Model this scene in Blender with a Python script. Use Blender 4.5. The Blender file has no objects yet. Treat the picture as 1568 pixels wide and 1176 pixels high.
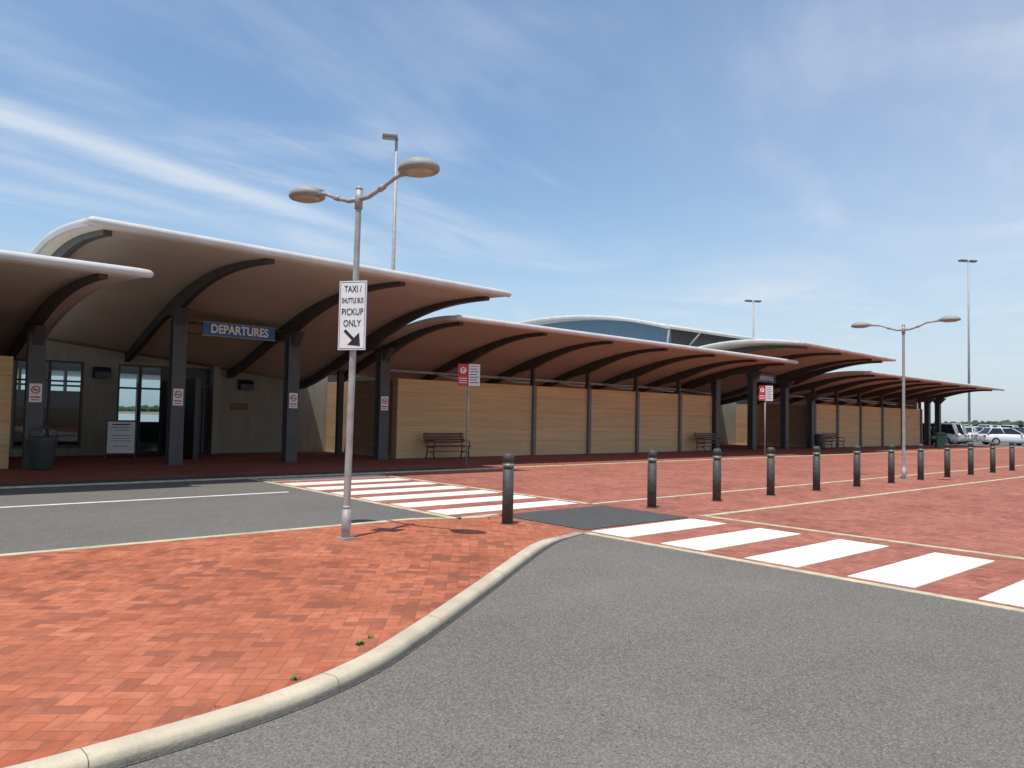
import bpy, bmesh, math, random
import numpy as np
from mathutils import Vector, Matrix
random.seed(4)
R=math.radians
scene=bpy.context.scene
scene.view_settings.view_transform='Standard'
scene.view_settings.look='None'
scene.view_settings.exposure=0

# ------------------------------------------------------------------ node helpers
def new_mat(name):
    m=bpy.data.materials.new(name); m.use_nodes=True
    nt=m.node_tree; b=nt.nodes['Principled BSDF']
    return m,nt,b
def N(nt,t,**k):
    n=nt.nodes.new(t)
    for a,v in k.items(): setattr(n,a,v)
    return n
def mth(nt,op,a,b=None,c=None,clamp=False):
    n=nt.nodes.new('ShaderNodeMath'); n.operation=op; n.use_clamp=clamp
    for i,v in enumerate((a,b,c)):
        if v is None: continue
        if isinstance(v,(int,float)): n.inputs[i].default_value=v
        else: nt.links.new(v,n.inputs[i])
    return n.outputs[0]
def mixc(nt,fac,a,b,mode='MIX'):
    n=nt.nodes.new('ShaderNodeMix'); n.data_type='RGBA'; n.blend_type=mode
    for s,v in ((n.inputs[0],fac),(n.inputs[6],a),(n.inputs[7],b)):
        if isinstance(v,(int,float)): s.default_value=v
        elif isinstance(v,tuple): s.default_value=v if len(v)==4 else v+(1,)
        else: nt.links.new(v,s)
    return n.outputs[2]
def maprange(nt,v,a,b,c=0.,d=1.,smooth=False):
    n=nt.nodes.new('ShaderNodeMapRange')
    if smooth: n.interpolation_type='SMOOTHSTEP'
    nt.links.new(v,n.inputs[0])
    for i,x in enumerate((a,b,c,d)): n.inputs[i+1].default_value=x
    return n.outputs[0]
def pos(nt,scale=(1,1,1),rot=(0,0,0),loc=(0,0,0),obj=False):
    m=N(nt,'ShaderNodeMapping')
    m.inputs['Scale'].default_value=scale; m.inputs['Rotation'].default_value=rot; m.inputs['Location'].default_value=loc
    if obj:
        t=N(nt,'ShaderNodeTexCoord'); nt.links.new(t.outputs['Object'],m.inputs[0])
    else:
        g=N(nt,'ShaderNodeNewGeometry'); nt.links.new(g.outputs['Position'],m.inputs[0])
    return m.outputs[0]
def noise(nt,vec,scale,detail=4,rough=.55,dist=0):
    n=N(nt,'ShaderNodeTexNoise'); n.inputs['Scale'].default_value=scale
    n.inputs['Detail'].default_value=detail; n.inputs['Roughness'].default_value=rough
    n.inputs['Distortion'].default_value=dist
    if vec is not None: nt.links.new(vec,n.inputs['Vector'])
    return n.outputs['Fac']
def bump(nt,b,h,strength=.3,dist=.01):
    n=N(nt,'ShaderNodeBump'); n.inputs['Strength'].default_value=strength; n.inputs['Distance'].default_value=dist
    nt.links.new(h,n.inputs['Height']); nt.links.new(n.outputs[0],b.inputs['Normal'])

def simple(name,col,rough=.6,metal=0,var=.15,scale=3,b_str=.0,fine=None):
    m,nt,b=new_mat(name)
    p=pos(nt)
    n1=noise(nt,p,scale,4)
    dark=tuple(c*(1-var) for c in col); lite=tuple(min(1,c*(1+var)) for c in col)
    f=maprange(nt,n1,.3,.7)
    c=mixc(nt,f,dark,lite)
    nt.links.new(c,b.inputs['Base Color'])
    b.inputs['Roughness'].default_value=rough; b.inputs['Metallic'].default_value=metal
    if b_str: bump(nt,b,noise(nt,p,fine or 60,3),b_str,.01)
    return m

def streaky(name,col,rough=.85,amt=.78):
    m,nt,b=new_mat(name)
    p=pos(nt); ps=pos(nt,(5,5,.35))
    c=mixc(nt,maprange(nt,noise(nt,ps,1.2,5),.35,.75),col,tuple(x*amt for x in col))
    c=mixc(nt,mth(nt,'MULTIPLY',maprange(nt,noise(nt,p,1.2,4),.4,.7),.4),c,tuple(x*.8 for x in col))
    nt.links.new(c,b.inputs['Base Color']); b.inputs['Roughness'].default_value=rough
    bump(nt,b,noise(nt,p,90,3),.15,.01)
    return m

def kerbmat(name,col):
    m,nt,b=new_mat(name); p=pos(nt)
    n1=noise(nt,p,2.2,5,.65); n2=noise(nt,p,28,4,.7)
    c=mixc(nt,maprange(nt,n1,.35,.7),col,tuple(x*.72 for x in col))
    c=mixc(nt,mth(nt,'MULTIPLY',maprange(nt,n2,.55,.75),.5),c,tuple(x*.55 for x in col))
    s=N(nt,'ShaderNodeSeparateXYZ'); nt.links.new(p,s.inputs[0])
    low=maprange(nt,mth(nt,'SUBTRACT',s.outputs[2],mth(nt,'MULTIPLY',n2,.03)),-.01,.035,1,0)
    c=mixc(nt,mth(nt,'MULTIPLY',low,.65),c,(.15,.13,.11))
    nt.links.new(c,b.inputs['Base Color']); b.inputs['Roughness'].default_value=.9
    bump(nt,b,n2,.5,.01)
    return m

def asphalt(name,base,stain=.2):
    m,nt,b=new_mat(name); p=pos(nt)
    big=noise(nt,p,.35,4); mid=noise(nt,p,3.,4); 
    v=N(nt,'ShaderNodeTexVoronoi'); v.inputs['Scale'].default_value=100; nt.links.new(p,v.inputs['Vector'])
    sp=N(nt,'ShaderNodeSeparateColor'); nt.links.new(v.outputs['Color'],sp.inputs[0])
    c=mixc(nt,maprange(nt,big,.3,.7),tuple(x*(1-stain) for x in base),tuple(x*(1+stain*.6) for x in base))
    c=mixc(nt,mth(nt,'MULTIPLY',maprange(nt,mid,.35,.7),.25),c,tuple(x*.7 for x in base))
    ps=pos(nt,(.09,1.0,1),(0,0,R(-8)))
    c=mixc(nt,mth(nt,'MULTIPLY',maprange(nt,noise(nt,ps,1.,3),.42,.66),.3),c,tuple(x*.68 for x in base))
    c=mixc(nt,mth(nt,'MULTIPLY',maprange(nt,sp.outputs[0],.5,1.),.55),c,tuple(x*1.8 for x in base))
    c=mixc(nt,mth(nt,'MULTIPLY',maprange(nt,sp.outputs[1],.75,1.),.5),c,(base[0]*2.1,base[1]*1.7,base[2]*1.35))
    c=mixc(nt,mth(nt,'MULTIPLY',maprange(nt,sp.outputs[2],.7,1.),.7),c,tuple(x*.35 for x in base))
    nt.links.new(c,b.inputs['Base Color']); b.inputs['Roughness'].default_value=.92
    b.inputs['Specular IOR Level'].default_value=.15
    bump(nt,b,v.outputs['Distance'],.6,.006)
    return m

def herring(nt,unit=.1,rot=R(45)):
    p=pos(nt,(1/unit,1/unit,0),(0,0,rot))
    s=N(nt,'ShaderNodeSeparateXYZ'); nt.links.new(p,s.inputs[0])
    i=mth(nt,'FLOOR',s.outputs[0]); j=mth(nt,'FLOOR',s.outputs[1])
    fx=mth(nt,'SUBTRACT',s.outputs[0],i); fy=mth(nt,'SUBTRACT',s.outputs[1],j)
    m=mth(nt,'FLOORED_MODULO',mth(nt,'SUBTRACT',i,j),4.0)
    eq=lambda k: mth(nt,'COMPARE',m,float(k),.1)
    m0,m1,m2,m3=eq(0),eq(1),eq(2),eq(3)
    dl=mth(nt,'ADD',fx,m1); dr=mth(nt,'ADD',mth(nt,'SUBTRACT',1.,fx),m0)
    db=mth(nt,'ADD',fy,m2); dt=mth(nt,'ADD',mth(nt,'SUBTRACT',1.,fy),m3)
    d=mth(nt,'MINIMUM',mth(nt,'MINIMUM',dl,dr),mth(nt,'MINIMUM',db,dt))
    cv=N(nt,'ShaderNodeCombineXYZ'); nt.links.new(mth(nt,'SUBTRACT',i,m1),cv.inputs[0]); nt.links.new(mth(nt,'SUBTRACT',j,m2),cv.inputs[1])
    w=N(nt,'ShaderNodeTexWhiteNoise'); nt.links.new(cv.outputs[0],w.inputs['Vector'])
    return d,w.outputs['Value'],w.outputs['Color']

def bricks(name,c0,c1,cdark,mortar,rot=R(45),unit=.1,patch=1.,mort=.6):
    m,nt,b=new_mat(name)
    d,val,wc=herring(nt,unit,rot)
    p=pos(nt)
    c=mixc(nt,val,c0,c1)
    sp=N(nt,'ShaderNodeSeparateColor'); nt.links.new(wc,sp.inputs[0])
    n2=noise(nt,p,1.1,5,.6); n3=noise(nt,p,9,5,.65); n4=noise(nt,p,.25,3); n5=noise(nt,p,2.0,3,.5)
    dk=mth(nt,'MULTIPLY',maprange(nt,mth(nt,'ADD',sp.outputs[1],mth(nt,'MULTIPLY',mth(nt,'SUBTRACT',n5,.5),1.6)),.66,.95),.7)
    c=mixc(nt,dk,c,cdark)
    c=mixc(nt,mth(nt,'MULTIPLY',maprange(nt,n2,.42,.72),.55*patch),c,tuple(x*.5 for x in c0))
    c=mixc(nt,mth(nt,'MULTIPLY',maprange(nt,n3,.46,.72),.6),c,tuple(x*.5 for x in c0))
    c=mixc(nt,mth(nt,'MULTIPLY',maprange(nt,n4,.4,.7),.25),c,tuple(min(1,x*1.25) for x in c1))
    mo=maprange(nt,d,.02,.07,1,0)
    c=mixc(nt,mth(nt,'MULTIPLY',mo,mort),c,mortar)
    nt.links.new(c,b.inputs['Base Color']); b.inputs['Roughness'].default_value=.92
    b.inputs['Specular IOR Level'].default_value=.15
    h=mth(nt,'ADD',mth(nt,'MULTIPLY',maprange(nt,d,.0,.12),1.),mth(nt,'MULTIPLY',noise(nt,p,120,3),.35))
    h=mth(nt,'ADD',h,mth(nt,'MULTIPLY',val,.5))
    bump(nt,b,h,.55,.006)
    return m

def paint(name,col,wear=.35,rot=R(45)):
    m,nt,b=new_mat(name); p=pos(nt)
    d,val,_=herring(nt,.1,rot)
    n=noise(nt,p,7,6,.65); n2=noise(nt,p,45,3)
    c=mixc(nt,maprange(nt,n,.35,.75),col,tuple(x*.8 for x in col))
    mo=mth(nt,'MULTIPLY',maprange(nt,d,.01,.06,1,0),wear)
    c=mixc(nt,mo,c,(.36,.25,.2))
    c=mixc(nt,mth(nt,'MULTIPLY',maprange(nt,n2,.62,.78),1.2*wear),c,(.35,.2,.15))
    nt.links.new(c,b.inputs['Base Color']); b.inputs['Roughness'].default_value=.75
    bump(nt,b,maprange(nt,d,0,.1),.3,.004)
    return m

def rammed(name,col,dim=1.):
    m,nt,b=new_mat(name)
    p=pos(nt); ps=pos(nt,(.25,.25,5.5))
    st=noise(nt,ps,1.4,5,.6); fine=noise(nt,p,18,4,.7); big=noise(nt,p,.7,3)
    s=N(nt,'ShaderNodeSeparateXYZ'); nt.links.new(p,s.inputs[0])
    zz=mth(nt,'DIVIDE',s.outputs[2],.595); fz=mth(nt,'SUBTRACT',zz,mth(nt,'FLOOR',zz))
    joint=maprange(nt,mth(nt,'ABSOLUTE',mth(nt,'SUBTRACT',fz,.5)),.478,.492)
    lay=N(nt,'ShaderNodeTexWhiteNoise'); lay.noise_dimensions='1D'; nt.links.new(mth(nt,'FLOOR',zz),lay.inputs['W'])
    c=mixc(nt,maprange(nt,st,.3,.7),tuple(x*.78 for x in col),tuple(min(1,x*1.1) for x in col))
    c=mixc(nt,mth(nt,'MULTIPLY',lay.outputs[0],.22),c,tuple(x*.70 for x in col))
    c=mixc(nt,mth(nt,'MULTIPLY',maprange(nt,fine,.55,.8),.35),c,tuple(x*.62 for x in col))
    c=mixc(nt,mth(nt,'MULTIPLY',maprange(nt,big,.5,.8),.3),c,(min(1,col[0]*1.1),col[1]*1.15,col[2]*1.3))
    c=mixc(nt,mth(nt,'MULTIPLY',joint,.5),c,tuple(x*.45 for x in col))
    lowz=maprange(nt,mth(nt,'ADD',s.outputs[2],mth(nt,'MULTIPLY',noise(nt,p,2.2,4),.5)),.28,.5,1,0)
    c=mixc(nt,mth(nt,'MULTIPLY',lowz,.45),c,(.5,.44,.36))
    nt.links.new(c,b.inputs['Base Color']); b.inputs['Roughness'].default_value=.92
    bump(nt,b,mth(nt,'SUBTRACT',fine,joint),.4,.01)
    return m

# ------------------------------------------------------------------ materials
M={}
M['road']=asphalt('asphalt_light',(.168,.156,.138))
M['road2']=asphalt('asphalt_road',(.152,.145,.133),.15)
M['patch']=asphalt('asphalt_dark_patch',(.088,.088,.088),.1)
M['lot']=asphalt('asphalt_parking',(.15,.15,.148))
M['brick']=bricks('red_brick_paving',(.42,.122,.062),(.52,.18,.10),(.20,.07,.048),(.20,.095,.06),R(38),mort=.5)
M['brick2']=bricks('red_brick_paving_plaza',(.35,.12,.08),(.44,.17,.12),(.21,.085,.065),(.19,.10,.08),R(0),patch=.9)
M['brick3']=bricks('walkway_brick',(.30,.09,.062),(.38,.13,.09),(.19,.07,.06),(.15,.08,.06),R(45))
M['white']=paint('white_road_paint',(.84,.81,.73),.28)
M['line']=simple('white_line_paint',(.74,.73,.68),.7,0,.15,6)
M['cream']=simple('cream_kerb_strip',(.52,.44,.29),.85,0,.28,5,.3,80)
M['kerb']=kerbmat('kerb_concrete',(.60,.515,.37))
M['joint']=simple('kerb_joint',(.2,.17,.13),.9)
M['soil']=simple('dry_grass_ground',(.26,.22,.12),.95,0,.3,.05,.2,4)
M['conc']=simple('apron_concrete',(.42,.41,.38),.9,0,.1,.4)
M['soffit']=simple('canopy_soffit',(.53,.455,.365),.75,0,.06,.8)
M['roofm']=simple('roof_metal',(.55,.56,.55),.5,.05,.05,1.5)
M['gutter']=simple('gutter_light_grey',(.58,.57,.54),.5,.0,.10,2)
M['steel']=simple('dark_grey_steel',(.085,.083,.083),.55,.1,.15,3)
M['post']=simple('grey_steel_post',(.17,.165,.155),.55,.1,.12,3)
M['rib']=simple('rib_steel',(.062,.055,.05),.6,.0,.15,3)
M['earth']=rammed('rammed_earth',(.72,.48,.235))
M['earth_shaded']=rammed('rammed_earth_shaded',(.40,.25,.13))  # same earth as the front walls, shade on the returns painted into the colour
M['render']=streaky('beige_render',(.34,.31,.24))
M['dark']=simple('dark_frame',(.02,.022,.026),.4,0,.1,4)
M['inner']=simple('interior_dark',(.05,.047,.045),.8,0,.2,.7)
M['innerf']=simple('interior_floor',(.10,.09,.08),.35,0,.2,.7)
M['blue']=streaky('blue_cladding',(.11,.20,.29),.6,.85)
M['signblue']=simple('sign_blue',(.02,.14,.38),.4,0,.05,4)
M['signwhite']=simple('sign_white',(.80,.80,.77),.45,0,.05,6)
M['signgrey']=simple('sign_back_grey',(.4,.4,.4),.5,.3,.05,6)
M['black']=simple('black_print',(.015,.015,.015),.6,0,.05,6)
M['red']=simple('sign_red',(.55,.03,.04),.4,0,.05,6)
M['lettersilver']=simple('sign_letters',(.85,.88,.9),.4,0,.03,6)
M['galv']=simple('galvanised_steel',(.36,.355,.33),.55,.15,.2,9,.1,90)
M['lamphead']=simple('lamp_head_grey',(.30,.30,.28),.6,.0,.12,9)
M['diffuser']=simple('lamp_diffuser',(.42,.35,.26),.35,0,.1,9)
M['bollard']=simple('bollard_charcoal',(.065,.062,.056),.6,.0,.3,14,.1,60)
M['bolband']=simple('bollard_reflective_band',(.22,.22,.2),.4,.2,.1,14)
M['slat']=simple('bench_maroon_slats',(.10,.035,.03),.5,0,.2,8)
M['binside']=simple('bin_charcoal',(.055,.06,.062),.55,0,.1,8)
M['bingreen']=simple('bin_dark_green',(.015,.05,.035),.5,0,.1,8)
M['louvre']=simple('grey_louvre',(.13,.14,.15),.6,.1,.08,4)
M['tyre']=simple('tyre_rubber',(.02,.02,.02),.9,0,.1,8)
M['rim']=simple('wheel_alloy',(.5,.5,.52),.3,.7,.05,8)
M['carglass']=simple('car_glass',(.02,.025,.03),.08,0,.05,3)
M['lampred']=simple('tail_lamp_red',(.4,.02,.02),.2)
M['headl']=simple('head_lamp',(.75,.75,.75),.15)
M['leaf']=simple('distant_scrub',(.05,.075,.035),.95,0,.5,.05)
M['weed']=simple('weed_green',(.12,.19,.04),.8,0,.3,30)
M['dry']=simple('dry_leaf',(.22,.13,.06),.9,0,.5,30)
M['bronze']=simple('plaque_bronze',(.12,.06,.03),.4,.4,.1,9)
def carpaint(n,c):
    m=simple(n,c,.25,0,.02,2); m.node_tree.nodes['Principled BSDF'].inputs['Coat Weight'].default_value=.8; return m
CARP=[carpaint('car_paint_white',(.75,.75,.74)),carpaint('car_paint_silver',(.45,.46,.47)),carpaint('car_paint_black',(.03,.03,.035)),carpaint('car_paint_red',(.3,.03,.03)),carpaint('car_paint_blue',(.04,.09,.2))]
def glass(name,tint,refl=.07):
    m=bpy.data.materials.new(name); m.use_nodes=True; nt=m.node_tree; nt.nodes.clear()
    o=N(nt,'ShaderNodeOutputMaterial'); mx=N(nt,'ShaderNodeMixShader'); t=N(nt,'ShaderNodeBsdfTransparent'); g=N(nt,'ShaderNodeBsdfGlossy')
    t.inputs[0].default_value=tint+(1,); g.inputs['Roughness'].default_value=.02; g.inputs[0].default_value=(.9,.95,1,1)
    mx.inputs[0].default_value=refl
    nt.links.new(t.outputs[0],mx.inputs[1]); nt.links.new(g.outputs[0],mx.inputs[2]); nt.links.new(mx.outputs[0],o.inputs[0])
    return m
M['glass']=glass('tinted_glass',(.50,.66,.70),.04)

# ------------------------------------------------------------------ mesh builder
class MB:
    def __init__(s,name): s.name=name; s.bm=bmesh.new(); s.mats=[]
    def mi(s,m):
        m=M[m] if isinstance(m,str) else m
        if m not in s.mats: s.mats.append(m)
        return s.mats.index(m)
    def face(s,vs,mi,smooth=False):
        try:
            f=s.bm.faces.new(vs); f.material_index=mi; f.smooth=smooth; return f
        except ValueError: return None
    def box(s,a,b,m,rz=0,c=None,bev=0):
        mi=s.mi(m)
        x0,y0,z0=a; x1,y1,z1=b
        g=bmesh.ops.create_cube(s.bm,size=1)
        vs=g['verts']
        for v in vs: v.co=Vector(((x0+x1)/2+v.co.x*(x1-x0),(y0+y1)/2+v.co.y*(y1-y0),(z0+z1)/2+v.co.z*(z1-z0)))
        if rz:
            c=Vector(c) if c else Vector(((x0+x1)/2,(y0+y1)/2,0)); rm=Matrix.Rotation(rz,3,'Z')
            for v in vs: v.co=rm@(v.co-c)+c
        fs=set(f for v in vs for f in v.link_faces)
        for f in fs: f.material_index=mi
        if bev:
            es=list(set(e for v in vs for e in v.link_edges))
            r=bmesh.ops.bevel(s.bm,geom=es,offset=bev,segments=2,affect='EDGES',profile=.5)
            for f in r['faces']: f.material_index=mi
    def tube(s,pts,rad,m,n=12,caps=True,flat=1.):
        mi=s.mi(m); pts=[Vector(p) for p in pts]
        if isinstance(rad,(int,float)): rad=[rad]*len(pts)
        rings=[]
        for k,p in enumerate(pts):
            d=(pts[min(k+1,len(pts)-1)]-pts[max(k-1,0)]).normalized()
            up=Vector((0,0,1)) if abs(d.z)<.95 else Vector((0,1,0))
            a=d.cross(up).normalized(); b=a.cross(d).normalized()
            rings.append([s.bm.verts.new(p+a*rad[k]*math.cos(2*math.pi*i/n)+b*rad[k]*flat*math.sin(2*math.pi*i/n)) for i in range(n)])
        for k in range(len(rings)-1):
            for i in range(n): s.face([rings[k][i],rings[k][(i+1)%n],rings[k+1][(i+1)%n],rings[k+1][i]],mi,True)
        if caps:
            s.face(rings[0][::-1],mi); s.face(rings[-1],mi)
    def lathe(s,c,prof,m,n=24,sx=1,sy=1):
        mi=s.mi(m); c=Vector(c); rings=[]
        for r,z in prof: rings.append([s.bm.verts.new(c+Vector((r*sx*math.cos(2*math.pi*i/n),r*sy*math.sin(2*math.pi*i/n),z))) for i in range(n)])
        for k in range(len(rings)-1):
            for i in range(n): s.face([rings[k][i],rings[k][(i+1)%n],rings[k+1][(i+1)%n],rings[k+1][i]],mi,True)
        s.face(rings[0][::-1],mi); s.face(rings[-1],mi)
    def prism(s,poly,axis,a,b,m):
        mi=s.mi(m)
        def P(p,t): return {'x':(t,p[0],p[1]),'y':(p[0],t,p[1]),'z':(p[0],p[1],t)}[axis]
        A=[s.bm.verts.new(P(p,a)) for p in poly]; B=[s.bm.verts.new(P(p,b)) for p in poly]
        s.face(A[::-1],mi); s.face(B,mi)
        for i in range(len(poly)): j=(i+1)%len(poly); s.face([A[i],A[j],B[j],B[i]],mi)
    def done(s,parent=None,loc=(0,0,0),rz=0,name=None):
        bmesh.ops.recalc_face_normals(s.bm,faces=s.bm.faces)
        me=bpy.data.meshes.new(s.name); s.bm.to_mesh(me); s.bm.free()
        for m in s.mats: me.materials.append(m)
        o=bpy.data.objects.new(s.name,me); scene.collection.objects.link(o)
        o.location=loc; o.rotation_euler=(0,0,rz)
        if parent: o.parent=parent
        return o
def empty(name,loc=(0,0,0),rz=0):
    e=bpy.data.objects.new(name,None); scene.collection.objects.link(e); e.location=loc; e.rotation_euler=(0,0,rz); return e
def dup(o,loc,rz=0):
    c=o.copy(); c.location=loc; c.rotation_euler=(0,0,rz); scene.collection.objects.link(c); return c
def text(name,s,loc,size,mat,parent,rz=0,sx=1.,bold=0.,align='CENTER'):
    cu=bpy.data.curves.new(name,'FONT'); cu.body=s; cu.size=size; cu.align_x=align; cu.align_y='CENTER'; cu.extrude=.0015; cu.offset=bold
    cu.materials.append(M[mat]); o=bpy.data.objects.new(name,cu); scene.collection.objects.link(o)
    o.location=loc; o.rotation_euler=(R(90),0,rz); o.scale=(sx,1,1); o.parent=parent; return o
def sheet(name,poly,z,m,obj_parent=None):
    b=MB(name); mi=b.mi(m); f=b.face([b.bm.verts.new((x,y,z)) for x,y in poly],mi)
    o=b.done(obj_parent); return o
def rect(name,x0,y0,x1,y1,z,m): return sheet(name,[(x0,y0),(x1,y0),(x1,y1),(x0,y1)],z,m)

# ------------------------------------------------------------------ ground
rect('ground',-1500,-1500,3000,3000,-.03,'soil')
rect('parking_lot_asphalt',-60,-60,190,120,-.012,'lot')
rect('apron_concrete',-40,36,60,300,-.006,'conc')
rect('asphalt_forecourt',-40,-40,7.62,9.25,0.004,'road')
rect('asphalt_road',-40,9.25,7.0,17.5,0.004,'road2')
rect('brick_paving',7.0,-40,66,17.5,0.0,'brick2')
rect('walkway_paving',-40,17.5,66,36,0.008,'brick3')
b=MB('walkway_kerb'); b.box((-40,17.42,-.01),(66,17.58,.03),'cream',bev=.008); b.done()
b=MB('walkway_drain'); b.box((-40,17.6,-.01),(14,18.4,.012),'patch'); b.done()

ctrl=[(-12,3.72),(-6,3.70),(-2,3.70),(.2,3.68),(.9,3.70),(1.7,3.80),(2.4,4.04),(3.05,4.42),(3.9,4.98),(4.7,5.52),(5.5,6.07),(6.3,6.6),(6.85,6.92),(7.25,7.08),(7.62,7.2)]
def catmull(P,n=8):
    out=[]
    for i in range(len(P)-1):
        p0=Vector(P[max(i-1,0)]);p1=Vector(P[i]);p2=Vector(P[i+1]);p3=Vector(P[min(i+2,len(P)-1)])
        for k in range(n):
            t=k/n; out.append(.5*((2*p1)+(p2-p0)*t+(2*p0-5*p1+4*p2-p3)*t*t+(3*p1-p0-3*p2+p3)*t**3))
    out.append(Vector(P[-1])); return out
kp=catmull(ctrl)
def hz(x): 
    t=max(0,min(1,(7.45-x)/1.5)); return .012+.066*t*t*(3-2*t)
def kerbnorm(k):
    d=(kp[min(k+1,len(kp)-1)]-kp[max(k-1,0)]).normalized(); return Vector((-d.y,d.x))
b=MB('kerb'); mi=b.mi('kerb'); secs=[]; mj=b.mi('joint')
W=.135
def kprof(h,e=0): return [(-.0-e,-.02),(.0-e,h*.45),(.006-e,h*.82+e),(.022,h*1.0+e),(.04,h*1.07+e),(W-.015,h*1.1+e),(W+e,h*1.03+e),(W+e,-.02)]
for k,p in enumerate(kp):
    n=kerbnorm(k); h=hz(p.x)
    secs.append([b.bm.verts.new((p.x+n.x*a,p.y+n.y*a,z)) for a,z in kprof(h)])
for k in range(len(secs)-1):
    for i in range(7): b.face([secs[k][i],secs[k+1][i],secs[k+1][i+1],secs[k][i+1]],mi,i not in (0,6))
for k in range(3,len(kp)-6,14):
    p=kp[k]; n=kerbnorm(k); t=Vector((n.y,-n.x)); h=hz(p.x); ring=[]
    for o_ in (-.0025,.0025):
        ring.append([b.bm.verts.new((p.x+t.x*o_+n.x*a,p.y+t.y*o_+n.y*a,z)) for a,z in kprof(h,.001)])
    for i in range(7): b.face([ring[0][i],ring[1][i],ring[1][i+1],ring[0][i+1]],mj)
b.done()
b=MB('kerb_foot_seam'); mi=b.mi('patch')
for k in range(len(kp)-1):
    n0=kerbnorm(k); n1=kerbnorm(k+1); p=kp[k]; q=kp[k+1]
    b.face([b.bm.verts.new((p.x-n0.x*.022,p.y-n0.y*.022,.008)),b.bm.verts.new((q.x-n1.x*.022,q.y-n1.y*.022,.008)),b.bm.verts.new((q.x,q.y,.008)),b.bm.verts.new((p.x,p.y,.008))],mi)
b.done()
b=MB('island_paving'); mi=b.mi('brick'); rows=[]
for k,p in enumerate(kp):
    n=kerbnorm(k); q=Vector((p.x+n.x*(W-.005),p.y+n.y*(W-.005)))
    x=q.x; rows.append([b.bm.verts.new((x+( min(x,7.55)-x)*t, q.y+(9.16-q.y)*t, hz(x) + .01*math.sin(x*1.3+t*4)*math.sin(t*math.pi)*min(1,max(0,(6.8-x))))) for t in [i/10 for i in range(11)]])
for k in range(len(rows)-1):
    for i in range(10): b.face([rows[k][i],rows[k+1][i],rows[k+1][i+1],rows[k][i+1]],mi,True)
b.done()
b=MB('kerb'); mi=b.mi('cream'); prev=None
for k in range(0,70):
    x=-12+k*(19.55/69); h=hz(x)+.006
    cur=[b.bm.verts.new((x,y,z)) for y,z in [(9.15,-.02),(9.15,h),(9.27,h),(9.29,-.02)]]
    if prev:
        for i in range(3): b.face([prev[i],cur[i],cur[i+1],prev[i+1]],mi)
    prev=cur
b.done()
b=MB('cream_edge_strips')
def strip(x0,y0,x1,y1,z=.010,m='cream'): b.box((x0,y0,-.01),(x1,y1,z),m)
strip(6.95,9.3,7.07,17.42); strip(10.22,9.62,10.34,17.42)
strip(7.6,-40,7.72,7.2); strip(10.6,-40,10.72,7.3)
strip(10.34,9.5,66,9.62,.012); strip(10.6,7.3,66,7.42,.012)
strip(7.07,9.3,7.85,9.42,.012)
b.done()
b=MB('crosswalk')
for i in range(36):
    y=6.62-i*1.21
    b.box((7.84,y,-.01),(10.2,y+.66,.007+.0003*(i%2)),'white')
b.done()
b=MB('crosswalk')
for i in range(7):
    y=9.75+i*1.12
    b.box((7.15,y,-.01),(10.14,y+.6,.007),'white')
b.done()
rect('asphalt_crossing_patch',7.85,7.4,10.3,9.3,.009,'patch')
b=MB('road_line'); b.box((-40,14.15,-.01),(6.5,14.26,.008),'line'); b.done()

b=MB('weeds'); mi=b.mi('weed')
def tuft(cx,cy,cz,n,s):
    for i in range(n):
        a=random.uniform(0,6.28); l=s*random.uniform(.5,1.2); w=l*.12
        d=Vector((math.cos(a),math.sin(a),0)); r=random.uniform(0,s*1.0)
        base=Vector((cx,cy,cz))+Vector((random.uniform(-1,1),random.uniform(-1,1),0))*r
        tip=base+d*l*.8+Vector((0,0,l*random.uniform(.2,.8))); sd=d.cross(Vector((0,0,1)))*w
        b.face([b.bm.verts.new(base-sd),b.bm.verts.new(base+sd),b.bm.verts.new((base+tip)/2+sd*1.3+Vector((0,0,l*.12))),b.bm.verts.new(tip),b.bm.verts.new((base+tip)/2-sd*1.3+Vector((0,0,l*.12)))],mi)
for (x,y,n,s) in [(1.93,4.06,22,.035),(2.55,4.42,34,.035),(2.68,4.5,14,.03),(1.45,3.93,8,.018),(6.9,9.1,22,.05),(7.4,9.0,10,.035)]:
    tuft(x,y,hz(x)+.002,n,s)
b.done()
b=MB('leaf_litter'); mi=b.mi('dry')
for i in range(150):
    if i<90: x=random.uniform(-1,7); y=random.uniform(4.6+max(0,(x-2.5))*.55,9.1); z=hz(x)+.016
    else: x=random.uniform(2,9); y=random.uniform(1.5,3.4) if x<7.5 else random.uniform(2,16); z=.016
    s=random.uniform(.006,.016); a=random.uniform(0,6.28); d=Vector((math.cos(a),math.sin(a),0)); e=Vector((-d.y,d.x,0)); c=Vector((x,y,z))
    b.face([b.bm.verts.new(c-d*s),b.bm.verts.new(c+e*s*.4+Vector((0,0,.004))),b.bm.verts.new(c+d*s),b.bm.verts.new(c-e*s*.4)],mi)
b.done()

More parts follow.
